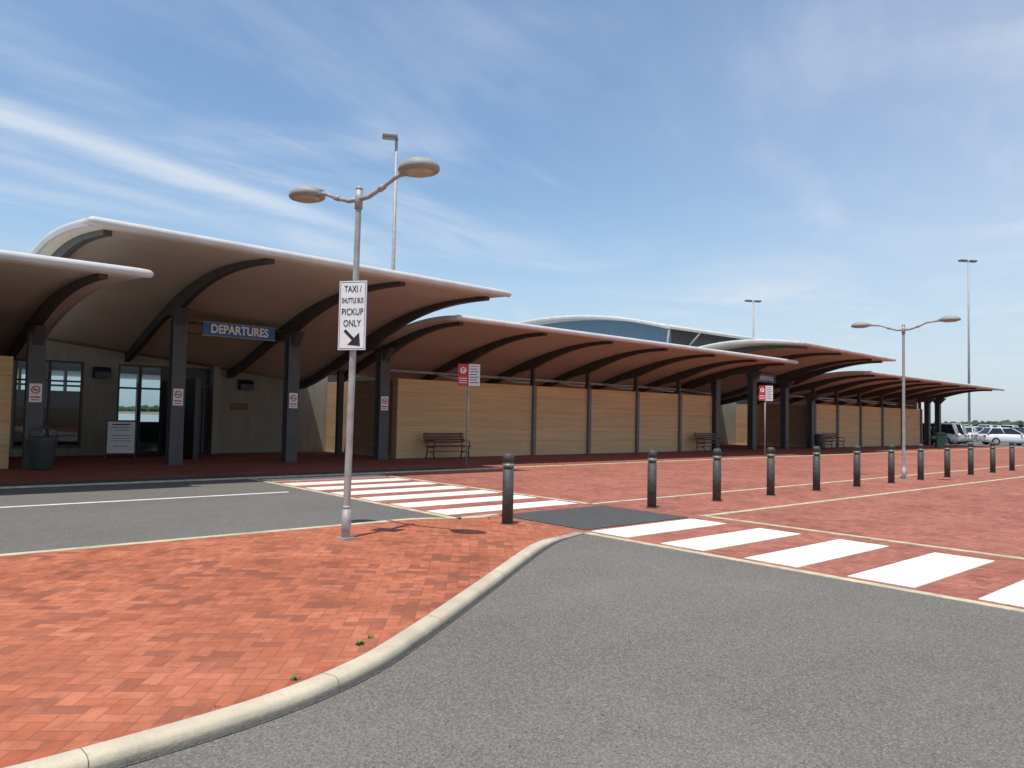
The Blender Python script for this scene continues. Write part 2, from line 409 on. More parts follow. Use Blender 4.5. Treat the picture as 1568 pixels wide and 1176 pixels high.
# ------------------------------------------------------------------ terminal
T=empty('airport_terminal')
class Roof:
    def __init__(s,name,x0,x1,yf,yb,L,Rr,thick=.13,back_gutter=False):
        s.x0,s.x1,s.yf,s.yb=x0,x1,yf,yb
        s.l=np.polyfit([p[0] for p in L],[p[1] for p in L],4 if len(L)>5 else 3)
        s.r=np.polyfit([p[0] for p in Rr],[p[1] for p in Rr],4 if len(Rr)>5 else 3)
        b=MB(name+'_shell'); mu=b.mi('soffit'); mt=b.mi('roofm')
        nx,ny=20,26; U=[];D=[]
        for i in range(nx+1):
            x=x0+(x1-x0)*i/nx; U.append([]);D.append([])
            for j in range(ny+1):
                y=yf+(yb-yf)*j/ny; z=s.z(x,y)
                D[i].append(b.bm.verts.new((x,y,z))); U[i].append(b.bm.verts.new((x,y,z+thick*(.7 if j==0 else 1))))
        for i in range(nx):
            for j in range(ny):
                b.face([D[i][j],D[i][j+1],D[i+1][j+1],D[i+1][j]],mu,True)
                b.face([U[i][j],U[i+1][j],U[i+1][j+1],U[i][j+1]],mt,True)
        for j in range(ny):
            for i,c in ((0,0),(nx,1)): b.face([D[i][j],D[i][j+1],U[i][j+1],U[i][j]],mt)
        for i in range(nx):
            for j in (0,ny): b.face([D[i][j],D[i+1][j],U[i+1][j],U[i][j]],mt)
        b.done(T)
        b=MB(name+'_gutter')
        g=[(x0-.10,yf-.02,s.z(x0,yf)+.085),(x0-.05,yf-.02,s.z(x0,yf)+.085)]+[(x0+(x1-x0)*i/10,yf-.02,s.z(x0+(x1-x0)*i/10,yf)+.085) for i in range(11)]+[(x1+.2,yf-.02,s.z(x1,yf)+.08),(x1+.26,yf-.02,s.z(x1,yf)+.078)]
        b.tube(g,[.05,.075]+[.088]*11+[.08,.04],'gutter',14)
        for xe,sg in ((x0,-1),(x1,1)):
            pts=[(xe+sg*.03,yf+(yb-yf)*j/20,s.z(xe,yf+(yb-yf)*j/20)+thick*.55) for j in range(21)]
            b.tube(pts,.08,'gutter',10)
        b.done(T)
    def z(s,x,y):
        t=(x-s.x0)/(s.x1-s.x0); t=max(0,min(1,t)); 
        return float(np.polyval(s.l,y)*(1-t)+np.polyval(s.r,y)*t)
    def rib(s,b,x,yc,y0off=.45,yend=None,w=.16,d0=.12,dc=.5,db=.3):
        y0=s.yf+y0off; y1=yend or s.yb-.05; n=26; mi=b.mi('rib'); pr=None
        for k in range(n+1):
            y=y0+(y1-y0)*k/n; zt=s.z(x,y)+.01
            if y<yc: d=d0+(dc-d0)*((y-y0)/(yc-y0))**2.0
            else: d=dc+(db-dc)*min(1,(y-yc)/1.2)
            cur=[b.bm.verts.new(p) for p in ((x-w/2,y,zt),(x+w/2,y,zt),(x+w/2,y,zt-d),(x-w/2,y,zt-d))]
            if pr:
                for i in range(4): b.face([pr[i],pr[(i+1)%4],cur[(i+1)%4],cur[i]],mi)
            else: b.face(cur,mi)
            pr=cur
        b.face(pr[::-1],mi)

LB=[(15.9,5.05),(18,5.32),(20,5.45),(22,5.40),(24,5.1),(26,4.6),(28.2,3.9)]
RB=[(15.9,4.92),(17,4.97),(19.2,4.92),(21,4.68),(22.7,4.25),(24,3.85),(26,3.2),(28.2,2.75)]
rB=Roof('departures_canopy',3.2,13.4,15.9,28.3,LB,RB)
LA=[(15.6,4.13),(18,4.27),(20,4.27),(22,4.12),(24,3.85),(28.2,3.05)]
rA=Roof('left_canopy',-16,3.95,15.6,28.3,LA,LA)
LC=[(18.2,4.46),(19.5,4.50),(21,4.38),(23,3.98),(25,3.42),(26.2,3.02)]
RC=[(y,z-.1) for y,z in LC]
rC=Roof('middle_canopy',13.55,33.6,18.2,26.2,LC,RC)
LD=[(17.3,5.13),(19,5.36),(21,5.42),(23,5.22),(25,4.8),(28.2,4.0)]
RD=[(17.3,5.0),(19.2,4.97),(21,4.70),(22.7,4.27),(24,3.87),(26,3.25),(28.2,2.8)]
rD=Roof('arrivals_canopy',32.7,42.5,17.3,28.3,LD,RD)
LE=[(y+.4,z-.1) for y,z in LC]; RE=[(y,z-.1) for y,z in LE]
rE=Roof('right_canopy',42.6,65.4,18.6,26.6,LE,RE)

YC=22.75
def column(b,x,top,y=YC,w=.38,d=.34):
    b.box((x-w/2,y-d/2,-.02),(x+w/2,y-d/2+.05,top),'steel')
    b.box((x-w/2,y+d/2-.05,-.02),(x+w/2,y+d/2,top),'steel')
    b.box((x-.09,y-d/2+.05,-.02),(x+.09,y+d/2-.05,top),'steel')
    b.box((x-w/2-.03,y-d/2-.03,-.02),(x+w/2+.03,y+d/2+.03,.03),'steel')
    b.prism([(y-d/2,top-.35),(y+d/2,top-.35),(y+d/2+.3,top+.12),(y-d/2-.45,top+.12)],'x',x-.12,x+.12,'steel')
b=MB('columns')
b2=MB('roof_ribs')
for x in (3.4-10.5,3.4-7,3.4-3.5,3.4):
    column(b,x,rA.z(x,YC)-.5); rA.rib(b2,x,YC,.25,dc=.42,d0=.1)
for x in (6.9,10.4,13.2): rB.rib(b2,x,YC,.45)
for x in (6.9,10.4): column(b,x,rB.z(x,YC)-.55)
column(b,13.75,rB.z(13.5,YC)-.5)
rB.rib(b2,3.55,YC,.45)
for x in (14.0,17.6,21.0,24.3,27.6,30.9,33.4): rC.rib(b2,x,YC,.4,dc=.42)
for x in (33.9,37.4,40.9): 
    rD.rib(b2,x,YC,.45)
    column(b,x,rD.z(x,YC)-.55)
rD.rib(b2,42.2,YC,.45); column(b,44.0,3.2)
for x in [44.2+3.35*i for i in range(7)]: rE.rib(b2,x,YC,.4,dc=.42)
for x in (62.2,64.3): column(b,x,rE.z(x,YC)-.4)
for x in (62.2,64.3): column(b,x,rE.z(x,26)-.3,y=26)
b.done(T); b2.done(T)

def ewall(x0,x1,h,posts,right_return=True):
    b=MB('rammed_earth_wall')
    b.box((x0,22.85,-.02),(x1,23.2,h),'earth',bev=.012)
    b.done(T)
    b=MB('rammed_earth_return'); b.box((x0+.003,23.2,-.02),(x0+.35,28.2,h-.03),'earth_shaded')
    b.box((x1-.35,23.2,-.02),(x1-.003,28.2,h-.03),'earth_shaded'); b.done(T)
    b=MB('wall_posts')
    for x in posts:
        b.box((x-.075,22.72,0),(x+.075,22.85,h+.02),'post')
        b.box((x-.05,22.8,h+.022),(x+.05,23.0,h+.95),'rib')
    b.done(T)
ewall(-14,2.93,2.87,(-7,-3.5,0))
ewall(14.45,33.75,2.86,(21.0,24.3,27.6,30.9))
ewall(44.4,61.3,2.72,(44.6,47.6,50.9,54.3,57.6,61.1))
b=MB('back_gutter_pipes')
for x0,x1,r in ((14.4,33.8,rC),(44.4,61.5,rE)):
    b.tube([(x0,24.3,3.22),(x1,24.3,3.18)],.055,'gutter',8)
    x=x0+2.6
    while x<x1:
        b.tube([(x,24.25,3.2),(x+.45,23.6,3.02),(x+.9,23.3,3.0)],.04,'gutter',8); x+=3.3
b.done(T)
b=MB('main_walls')
def fz(x0,x1,z0,z1,m='render',y=28.2,t=.3): b.box((x0,y,z0),(x1,y+t,z1),m)
fz(-14,3.67,0,4.2); fz(5.6,6.63,0,3.9); fz(3.67,14.4,3.12,5.0,'render',28.21); fz(9.75,14.45,0,3.115)
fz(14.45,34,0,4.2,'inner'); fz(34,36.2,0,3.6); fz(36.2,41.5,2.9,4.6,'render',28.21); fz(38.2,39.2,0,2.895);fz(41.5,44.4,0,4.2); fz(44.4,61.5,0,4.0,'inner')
fz(61.2,61.5,0,3.4,'render',23.2,5)
b.done(T)
b=MB('interior_hall')
def rear(x0,x1,holes):
    x=x0
    for xa,xb,za,zb in holes:
        b.box((x,40,0),(xa,40.3,4),'inner'); b.box((xa,40,0),(xb,40.3,za),'inner'); b.box((xa,40,zb),(xb,40.3,4),'inner'); x=xb
        xm=(xa+xb)/2; b.box((xm-.05,39.95,za),(xm+.05,40.25,zb),'dark')
        b.box((xa,39.96,zb-.75),(xb,40.24,zb-.66),'dark')
    b.box((x,40,0),(x1,40.3,4),'inner')
rear(-14,44,[(4.9,5.9,2.35,3.3),(6.5,7.9,2.35,3.3),(9.2,11.5,.95,3.3)])
b.box((-14,28.5,.012),(44,40,.02),'innerf')
b.box((-14,28.52,3.45),(44,40.3,3.6),'inner')
b.box((-14.2,28.5,0),(-14,40,3.5),'inner'); b.box((44,28.5,0),(44.2,40,3.5),'inner')
b.box((5.0,33,.02),(8.0,33.6,1.1),'inner'); b.box((12.4,30,.02),(12.7,36,3.4),'inner')
for i in range(8): b.box((4.2+i*.75,36,.45),(4.8+i*.75,36.5,.52),'dark'); b.box((4.2+i*.75,36.45,.5),(4.8+i*.75,36.52,.95),'dark')
b.done(T)
def glazing(name,x0,x1,z0,z1,nv,hz_,y=28.25,fr=.07):
    b=MB(name)
    b.box((x0,y-.04,z0),(x0+fr,y+.08,z1),'dark'); b.box((x1-fr,y-.04,z0),(x1,y+.08,z1),'dark')
    b.box((x0+fr,y-.04,z1-fr),(x1-fr,y+.08,z1),'dark'); b.box((x0+fr,y-.04,z0),(x1-fr,y+.08,z0+fr+.03),'dark')
    for i in range(1,nv): 
        x=x0+(x1-x0)*i/nv; b.box((x-fr/2,y-.035,z0+fr+.03),(x+fr/2,y+.07,z1-fr),'dark')
    for h in hz_: b.box((x0+fr,y-.03,h-.03),(x1-fr,y+.06,h+.03),'dark')
    mi=b.mi('glass'); b.face([b.bm.verts.new(p) for p in ((x0+.02,y+.02,z0+.02),(x1-.02,y+.02,z0+.02),(x1-.02,y+.02,z1-.02),(x0+.02,y+.02,z1-.02))],mi)
    b.done(T)
glazing('glazed_window',3.67,5.6,.25,3.12,2,(1.0,2.45))
glazing('entry_glazing',6.63,8.1,0.02,3.12,2,(2.3,))
b=MB('window_sill'); b.box((3.67,28.2,0),(5.6,28.5,.25),'render'); b.done(T)
glazing('arrivals_glazing',36.2,38.2,0.02,2.9,2,(2.2,)); glazing('arrivals_glazing_b',39.2,41.5,0.02,2.9,3,(2.2,))
b=MB('automatic_door'); b.box((8.1,28.3,0),(9.75,28.4,3.12),'dark')
b.box((8.2,28.24,.05),(8.28,28.3,2.4),'steel'); b.box((9.5,28.24,.05),(9.58,28.3,2.4),'steel'); b.box((8.1,28.22,2.4),(9.75,28.3,2.5),'steel')
b.box((8.1,24.8,0),(8.25,28.2,2.6),'dark')
b.done(T)
def wall_light(x,z):
    b=MB('wall_light'); b.prism([(28.2,z-.15),(28.2,z+.22),(28.05,z+.22),(27.85,z+.05),(27.85,z-.15)],'x',x-.25,x+.25,'dark'); b.done(T)
wall_light(6.1,2.75); wall_light(11.0,2.55); wall_light(35.2,2.6)
b=MB('plaque'); b.box((10.5,28.16,1.62),(11.15,28.2,1.88),'bronze'); b.done(T)
b=MB('pilaster'); b.box((9.75,27.9,0),(10.0,28.2,3.3),'render'); b.box((13.6,25.6,0),(13.8,25.8,3.2),'steel'); b.done(T)

def arch(y): return float(np.polyval(np.polyfit([31,35,40,45,50,56],[7.85,8.75,9.3,9.35,8.95,7.9],3),y))
b=MB('hall_roof'); mi=b.mi('roofm'); mg=b.mi('gutter'); pr=None
for k in range(31):
    y=31+25*k/30; z=arch(y)
    cur=[b.bm.verts.new(p) for p in ((40.6,y,z),(56.5,y,z),(56.5,y,z-.2),(40.6,y,z-.2))]
    if pr:
        for i in range(4): b.face([pr[i],pr[(i+1)%4],cur[(i+1)%4],cur[i]],mg if i!=0 else mi)
    pr=cur
b.tube([(40.6,31+25*k/30,arch(31+25*k/30)-.1) for k in range(31)],.13,'gutter',10)
b.tube([(40.5,30.95,7.78),(56.6,30.95,7.78)],.12,'gutter',10)
b.done(T)
b=MB('hall_walls'); mi=b.mi('blue')
poly=[(32.2,3.6)]+[(55.0,3.6)]+[(55.0-22.8*k/20,arch(55.0-22.8*k/20)-.21) for k in range(21)]
b.prism(poly,'x',42.2,42.5,'blue')
b.box((42.5,32.2,3.6),(55.5,32.5,8.0),'louvre')
for i in range(22): 
    z=5.0+i*.14; b.box((42.6,32.1,z),(55.5,32.2,z+.05),'steel')
b.tube([(41.0,31.2,7.7),(42.2,32.3,6.6)],.07,'gutter',8)
b.tube([(44.5,31.2,7.7),(44.5,32.3,6.7)],.07,'gutter',8)
b.box((-14,28.5,3.6),(61.5,56,3.85),'roofm')
b.done(T)

# ------------------------------------------------------------------ blue hanging signs
def hang_sign(name,txt,x0,x1,z0,z1,y=22.9):
    e=empty(name,((x0+x1)/2,y,0)); w=(x1-x0)/2
    b=MB('board'); b.box((-w,-.04,z0),(w,.04,z1),'signblue',bev=.006)
    b.box((-w-.02,-.03,z0-.02),(w+.02,.03,z0),'signgrey'); b.box((-w-.02,-.03,z1),(w+.02,.03,z1+.02),'signgrey')
    b.done(e)
    b=MB('support_arm'); b.tube([(-1.75+.15,.08,z1-.05),(1.75-.1,.08,z1-.05)],.035,'steel',8); b.tube([(-1.6,.08,z0+.02),(1.6,.08,z0+.02)],.02,'steel',8); b.done(e)
    text('lettering',txt,(0,-.046,(z0+z1)/2),.36,'lettersilver',e,sx=(x1-x0)*.94/(len(txt)*.25),bold=.01)
    return e
hang_sign('departures_sign','DEPARTURES',7.62,9.85,3.84,4.22)
hang_sign('arrivals_sign','ARRIVALS',38.1,40.1,3.84,4.22)

def nosmoke(x,z=1.95,y=YC-.17):
    e=empty('no_smoking_sign',(x,y,z))
    b=MB('plate'); b.box((-.14,-.012,-.24),(.14,-.0,.24),'signwhite'); b.done(e)
    b=MB('symbol'); n=28
    mi=b.mi('red'); ri=[];ro=[]
    for i in range(n):
        a=2*math.pi*i/n; ri.append(b.bm.verts.new((.075*math.cos(a),-.015,.08+.075*math.sin(a)))); ro.append(b.bm.verts.new((.105*math.cos(a),-.015,.08+.105*math.sin(a))))
    for i in range(n): b.face([ri[i],ri[(i+1)%n],ro[(i+1)%n],ro[i]],mi)
    b.face([b.bm.verts.new(p) for p in ((-.065,-.0165,.13),(-.05,-.0165,.145),(.065,-.0165,.03),(.05,-.0165,.015))],mi)
    b.box((-.06,-.014,.06),(.05,-.012,.09),'black')
    b.box((-.11,-.014,-.13),(.11,-.012,-.09),'red'); b.box((-.09,-.014,-.19),(.09,-.012,-.17),'black')
    b.done(e)
for x in (3.4,6.9,10.4,13.75): nosmoke(x)

# ------------------------------------------------------------------ street lamps
def street_lamp(loc,h=4.42,rz=0,reach=1.04):
    e=empty('street_lamp',loc,rz); q=reach/.98
    b=MB('pole'); b.tube([(0,0,-.02),(0,0,.36)],.052,'galv',16); b.tube([(0,0,.36),(0,0,.4)],[.052,.044],'galv',16)
    b.tube([(0,0,.4),(0,0,3.2),(0,0,h-.12)],[.044,.038,.034],'galv',16,caps=False)
    b.tube([(0,0,h-.32),(0,0,h-.08)],[.048,.048],'galv',16); b.tube([(0,0,h-.08),(0,0,h-.04)],[.05,.03],'galv',16)
    b.box((-.09,-.09,-.01),(.09,.09,.02),'galv'); b.box((-.02,-.06,.12),(.03,-.048,.24),'galv')
    b.done(e)
    for sg in (-1,1):
        b=MB('arm'); b.tube([(0,0,h-.2),(0,sg*.18,h-.19),(0,sg*.4,h-.12),(0,sg*.62,h-.03),(0,sg*.75*q,h)],[.03,.03,.026,.026,.028],'galv',12)
        b.tube([(0,sg*.36,h-.135),(0,sg*.44,h-.105)],.036,'galv',12)
        b.done(e)
        b=MB('lamp_head'); cy=sg*reach
        b.lathe((0,cy,h),[(.205,-.03),(.24,-.025),(.252,-.005),(.245,.03),(.215,.07),(.15,.10),(.06,.115),(.005,.118)],'lamphead',28,sx=.86,sy=1.05)
        b.lathe((0,cy,h-.045),[(.12,-.012),(.17,-.004),(.19,.02)],'diffuser',24,sx=.86,sy=1.05)
        a0,a1=sorted((sg*(reach-.3),sg*(reach-.17)))
        b.box((-.04,a0,h-.03),(.04,a1,h+.045),'lamphead',bev=.01)
        b.done(e)
    return e
L1=street_lamp((4.5,8.2,hz(4.5)),4.36,R(13),1.0)
L1.rotation_euler=(0,R(.8),R(13))
street_lamp((22.6,8.9,0),4.5,R(4),1.2)

ts=empty('traffic_sign',(4.53,8.19,0),R(-56))
b=MB('plate'); b.box((-.185,-.055,2.36),(.185,-.051,3.21),'signgrey'); b.box((-.18,-.059,2.365),(.18,-.0552,3.205),'signwhite')
for z in (2.38,3.19): b.box((-.168,-.0605,z-.003),(.168,-.0592,z+.003),'black')
for x in (-.166,.166): b.box((x-.003,-.0605,2.384),(x+.003,-.0592,3.186),'black')
b.box((-.07,-.051,2.5),(.0,-.02,2.54),'galv'); b.box((-.07,-.051,3.03),(.0,-.02,3.07),'galv')
b.done(ts)
for i,(t,sz) in enumerate((('TAXI /',.115),('SHUTTLE BUS',.09),('PICKUP',.115),('ONLY',.115))):
    text('lettering',t,(0,-.062,3.105-i*.14),sz,'black',ts,sx={0:.72,1:.53,2:.76,3:.76}[i],bold=.0)
b=MB('arrow'); mi=b.mi('black')
b.face([b.bm.verts.new((x,-.0615,z)) for x,z in ((-.11,2.59),(-.083,2.617),(.03,2.51),(.003,2.483))],mi)
b.face([b.bm.verts.new((x,-.0617,z)) for x,z in ((.115,2.41),(.098,2.575),(.02,2.50),(-.055,2.425))],mi)
b.done(ts)

def park_sign(loc):
    e=empty('parking_sign',loc,R(-30))
    b=MB('post'); b.tube([(0,0,-.02),(0,0,3.2)],.032,'galv',12); b.done(e)
    b=MB('plates'); b.box((-.34,-.05,2.52),(-.005,-.04,3.2),'red',bev=.003); b.box((.005,-.05,2.52),(.36,-.04,3.2),'signwhite',bev=.003)
    b.tube([(-.3,-.02,2.7),(.3,-.02,2.7)],.015,'galv',8); b.tube([(-.3,-.02,3.05),(.3,-.02,3.05)],.015,'galv',8)
    for k in range(7): b.box((.04,-.0525,3.12-k*.085),(.32-.05*(k%2),-.0505,3.145-k*.085),'red' if k==0 else 'black')
    for k in range(3): b.box((-.3,-.0525,2.6+k*.07),(-.05,-.0505,2.625+k*.07),'signwhite')
    b.done(e)
    b=MB('disc'); n=24; mi=b.mi('signwhite'); b.face([b.bm.verts.new((-.17+.10*math.cos(-6.283*i/n),-.0525,3.0+.10*math.sin(-6.283*i/n))) for i in range(n)],mi); b.done(e)
    text('lettering','P',(-.17,-.055,3.0),.17,'red',e,bold=.004)
    return e
park_sign((14.4,18.7,0)); park_sign((31.0,18.2,0))

# ------------------------------------------------------------------ bollards
b=MB('bollard')
b.lathe((0,0,0),[(.082,-.02),(.082,.80),(.070,.805),(.070,.825),(.082,.83),(.082,.90),(.070,.905),(.070,.92),(.082,.925),(.082,.99),(.074,1.02),(.05,1.035),(.004,1.038)],'bollard',24)
b.lathe((0,0,0),[(.0835,.84),(.0835,.885)],'bolband',24)
b.lathe((0,0,0),[(.105,-.01),(.105,.012),(.084,.016)],'bollard',24)
bo=b.done(loc=(7.25,8.4,.012))
for i in range(14): dup(bo,(10.83+2.035*i,8.6+random.uniform(-.02,.02),0),random.uniform(0,6))

def bench(loc,L=1.8):
    b=MB('park_bench')
    for k in range(5): b.box((-L/2,-.42+k*.095,.43+.004*k),(L/2,-.345+k*.095,.46+.004*k),'slat',bev=.005)
    for k in range(4):
        z=.56+k*.095; y=.05+k*.03
        b.box((-L/2,y,z),(L/2,y+.025,z+.075),'slat',bev=.004)
    for x in (-L/2+.12,L/2-.12):
        b.tube([(x,-.40,0),(x,-.36,.22),(x,-.38,.42)],.022,'dark',8); b.tube([(x,.12,0),(x,.05,.22),(x,.04,.42)],.022,'dark',8)
        b.tube([(x,.04,.42),(x,.09,.6),(x,.19,.95)],.02,'dark',8); b.box((x-.02,-.4,.405),(x+.02,.06,.428),'dark')
        b.tube([(x,-.40,.42),(x,-.42,.6),(x,-.34,.66),(x,.09,.66)],.018,'dark',8)
        b.tube([(x,-.37,.2),(x,-.16,.26),(x,.05,.2)],.014,'dark',8)
    b.tube([(-L/2+.12,-.16,.26),(L/2-.12,-.16,.26)],.014,'dark',8)
    return b.done(loc=loc)
be=bench((16.2,22.3,.008)); dup(be,(32.5,22.3,.008)); dup(be,(45.6,22.2,.008))

b=MB('litter_bin')
b.lathe((0,0,0),[(.2,0),(.24,.04),(.31,.72),(.33,.78),(.33,.82),(.30,.83),(.27,.80),(.25,.6),(.02,.58)],'binside',20)
b.tube([(-.3,0,.7),(-.3,0,1.0),(0,0,1.08),(.3,0,1.0),(.3,0,.7)],.02,'binside',8)
b.done(loc=(3.55,22.1,.008))
b=MB('wheelie_bin')
b.prism([(-.24,.05),(.24,.05),(.3,.95),(-.3,.95)],'x',-.27,.27,'bingreen')
b.box((-.3,-.34,.95),(.3,.34,1.0),'bingreen',bev=.01); b.prism([(-.34,1.0),(.34,1.0),(.2,1.08),(-.2,1.08)],'x',-.29,.29,'bingreen')
b.tube([(-.25,.28,.1),(-.3,.28,.1)],.1,'tyre',12); b.tube([(.25,.28,.1),(.3,.28,.1)],.1,'tyre',12)
b.done(loc=(54.0,18.9,.01),rz=.4)
b=MB('litter_bin'); b.lathe((0,0,0),[(.2,0),(.24,.04),(.28,.8),(.28,.85),(.02,.9)],'binside',20); b.done(loc=(43.2,21.8,.008))

nb=empty('notice_board',(6.35,26.3,0),R(-14))
b=MB('frame'); b.box((-.44,-.03,.12),(-.39,.03,1.22),'dark'); b.box((.39,-.03,.12),(.44,.03,1.22),'dark'); b.box((-.39,-.03,1.17),(.39,.03,1.22),'dark'); b.box((-.39,-.03,.12),(.39,.03,.17),'dark')
b.box((-.45,-.25,0.01),(-.38,.25,.05),'dark'); b.box((.38,-.25,.01),(.45,.25,.05),'dark'); b.box((-.43,-.02,.05),(-.40,.02,.12),'dark'); b.box((.40,-.02,.05),(.43,.02,.12),'dark')
b.box((-.39,-.015,.17),(.39,.015,1.17),'signwhite')
for k,l in enumerate((.26,.3,.22,0,.28,.25,.3,0,.2)):
    if l: b.box((-l,-.018,1.06-k*.085),(l,-.0155,1.075-k*.085+(.02 if k==0 else 0)),'black')
b.done(nb)

def mast(loc,h,heads=1):
    b=MB('light_mast'); b.tube([(0,0,-.02),(0,0,h*.5),(0,0,h)],[.13,.10,.07],'galv',12)
    b.tube([(-.7*(heads>1),0,h),(.7 if heads>1 else .1,0,h)],.05,'galv',8)
    for x in ([-.55,.55] if heads>1 else [-.25]):
        b.box((x-.45,-.25,h+.02),(x+.3,.25,h+.16),'post',bev=.03); b.box((x-.4,-.2,h-.01),(x+.25,.2,h+.02),'post')
    return b.done(loc=loc,rz=R(-30))
mast((19.4,31.4,0),15.1); mast((83,26.5,0),17.9,2); mast((75,45.5,0),14.9,2)

# ------------------------------------------------------------------ cars
def car_mesh(name,paint_,L=4.3,Wd=1.76,H=1.46,kind='hatch'):
    b=MB(name); h=L/2
    secs=[(-h,.35,.72,.62),(-h+.08,.28,.88,.76),(-h+.45,.22,.93,.86),(-.6,.2,.95,.88),(.5,.2,.93,.88),(h-1.0,.22,.90,.87),(h-.35,.24,.76,.82),(h-.08,.3,.66,.7),(h,.38,.58,.55)]
    mi=b.mi(paint_); pr=None
    for x,z0,z1,w in secs:
        cur=[b.bm.verts.new(p) for p in ((x,-w*.94,z0),(x,-w,z0+.18),(x,-w,(z0+z1)/2+.05),(x,-w*.93,z1-.03),(x,-w*.8,z1),(x,w*.8,z1),(x,w*.93,z1-.03),(x,w,(z0+z1)/2+.05),(x,w,z0+.18),(x,w*.94,z0))]
        if pr:
            for i in range(10): b.face([pr[i],pr[(i+1)%10],cur[(i+1)%10],cur[i]],mi,True)
        else: b.face(cur,mi)
        pr=cur
    b.face(pr[::-1],mi)
    if kind=='hatch': bot=(-h+.2,h-1.15); top=(-h+.6,h-2.05)
    elif kind=='suv': bot=(-h+.12,h-1.1); top=(-h+.4,h-1.8)
    else: bot=(-h+.55,h-1.2); top=(-h+1.15,h-2.0)
    def ring(x0,x1,w,z): return [b.bm.verts.new(p) for p in ((x0,-w,z),(x1,-w*.96,z),(x1,w*.96,z),(x0,w,z))]
    mg=b.mi('carglass'); r0=ring(bot[0],bot[1],.80,.9); r1=ring(top[0],top[1],.62,H-.06)
    for i in range(4): b.face([r0[i],r0[(i+1)%4],r1[(i+1)%4],r1[i]],mg)
    r2=ring(top[0]-.04,top[1]+.03,.635,H-.065); r3=ring(top[0]+.1,top[1]-.2,.52,H)
    for i in range(4): b.face([r2[i],r2[(i+1)%4],r3[(i+1)%4],r3[i]],mi,True)
    b.face(r3,mi); b.face(r2[::-1],mi)
    for sy in (-1,1):
        for (xb,xt) in ((bot[0],top[0]),(bot[1],top[1]),((bot[0]+bot[1])/2-.1,(top[0]+top[1])/2-.05)):
            b.tube([(xb,sy*.80,.9),(xt,sy*.63,H-.06)],.035,paint_,6)
        for x in (-h+.8,h-.82):
            b.tube([(x,sy*.70,.32),(x,sy*.885,.32)],.32,'tyre',20); b.tube([(x,sy*.88,.32),(x,sy*.895,.32)],.2,'rim',16)
        b.box((h-.33,min(sy*.5,sy*.78),.58),(h-.06,max(sy*.5,sy*.78),.68),'headl',bev=.02)
        b.box((-h-.01,min(sy*.5,sy*.74),.66),(-h+.1,max(sy*.5,sy*.74),.82),'lampred',bev=.02)
        b.box((h-1.5,min(sy*.84,sy*1.0),.9),(h-1.35,max(sy*.84,sy*1.0),1.02),paint_,bev=.02)
    b.box((h-.05,-.4,.35),(h+.01,.4,.5),'dark'); b.box((-h-.015,-.25,.5),(-h+.02,.25,.6),'signwhite')
    return b
protos=[(k,CARP[pt]) for k,pt in (('hatch',0),('sedan',0),('suv',1),('hatch',2),('suv',0),('sedan',1),('hatch',3),('sedan',4))]
def put(i,x,y,a):
    k,pt=protos[i]
    if i not in put.c:
        o=car_mesh('parked_car',pt,{'hatch':4.2,'sedan':4.6,'suv':4.6}[k],H={'hatch':1.46,'sedan':1.44,'suv':1.72}[k],kind=k).done(loc=(x,y,-.01),rz=R(a)); put.c[i]=o
    else: dup(put.c[i],(x,y,-.01),R(a))
put.c={}
put(0,72.5,20.3,-48)
put(4,66.0,24.2,100); put(2,69.2,24.6,98); put(1,72.5,25.2,99); put(3,63.4,24.5,100)
for row,(bx,by) in enumerate(((82,24),(90,30),(100,28),(112,34),(126,38),(140,44))):
    for j in range(14):
        x=bx+j*1.0*.35; y=by-j*2.6+8
        if random.random()<.14: continue
        put(random.choice([0,0,1,1,2,4,4,5,3,6,7]),x+random.uniform(-.2,.2),y,random.choice([0,180])+random.uniform(-3,3)+8)

b=MB('distant_trees'); mi=b.mi('leaf'); 
for dist,hh in ((450,4.2),(620,6)):
    pr=None
    for k in range(700):
        a=R(-30+110*k/700); h=hh*(.5+.3*math.sin(k*.07)+.2*random.uniform(-1,1))
        d=dist+random.uniform(-10,10)
        cur=[b.bm.verts.new((d*math.cos(a),d*math.sin(a),-.5)),b.bm.verts.new((d*math.cos(a),d*math.sin(a),h*.6)),b.bm.verts.new(((d+6)*math.cos(a),(d+6)*math.sin(a),h))]
        if pr:
            for i in range(2): b.face([pr[i],cur[i],cur[i+1],pr[i+1]],mi)
        pr=cur
b.done()

# ------------------------------------------------------------------ camera
f=1150.; a=R(49.06); r=math.atan(.02); pitch=math.atan(49/f*math.cos(r))
fw=Vector((math.cos(a),math.sin(a),0)); rt=Vector((math.sin(a),-math.cos(a),0)); up=Vector((0,0,1))
F=fw*math.cos(pitch)+up*math.sin(pitch); U=up*math.cos(pitch)-fw*math.sin(pitch)
cx=rt*math.cos(r)+U*math.sin(r); cy=-rt*math.sin(r)+U*math.cos(r)
mw=Matrix(((cx.x,cy.x,-F.x,0),(cx.y,cy.y,-F.y,0),(cx.z,cy.z,-F.z,1.6),(0,0,0,1)))
cd=bpy.data.cameras.new('camera'); cam=bpy.data.objects.new('camera',cd); scene.collection.objects.link(cam)
cam.matrix_world=mw; cd.lens=36*f/1568; cd.sensor_width=36; cd.clip_end=6000; cd.clip_start=.05
scene.camera=cam

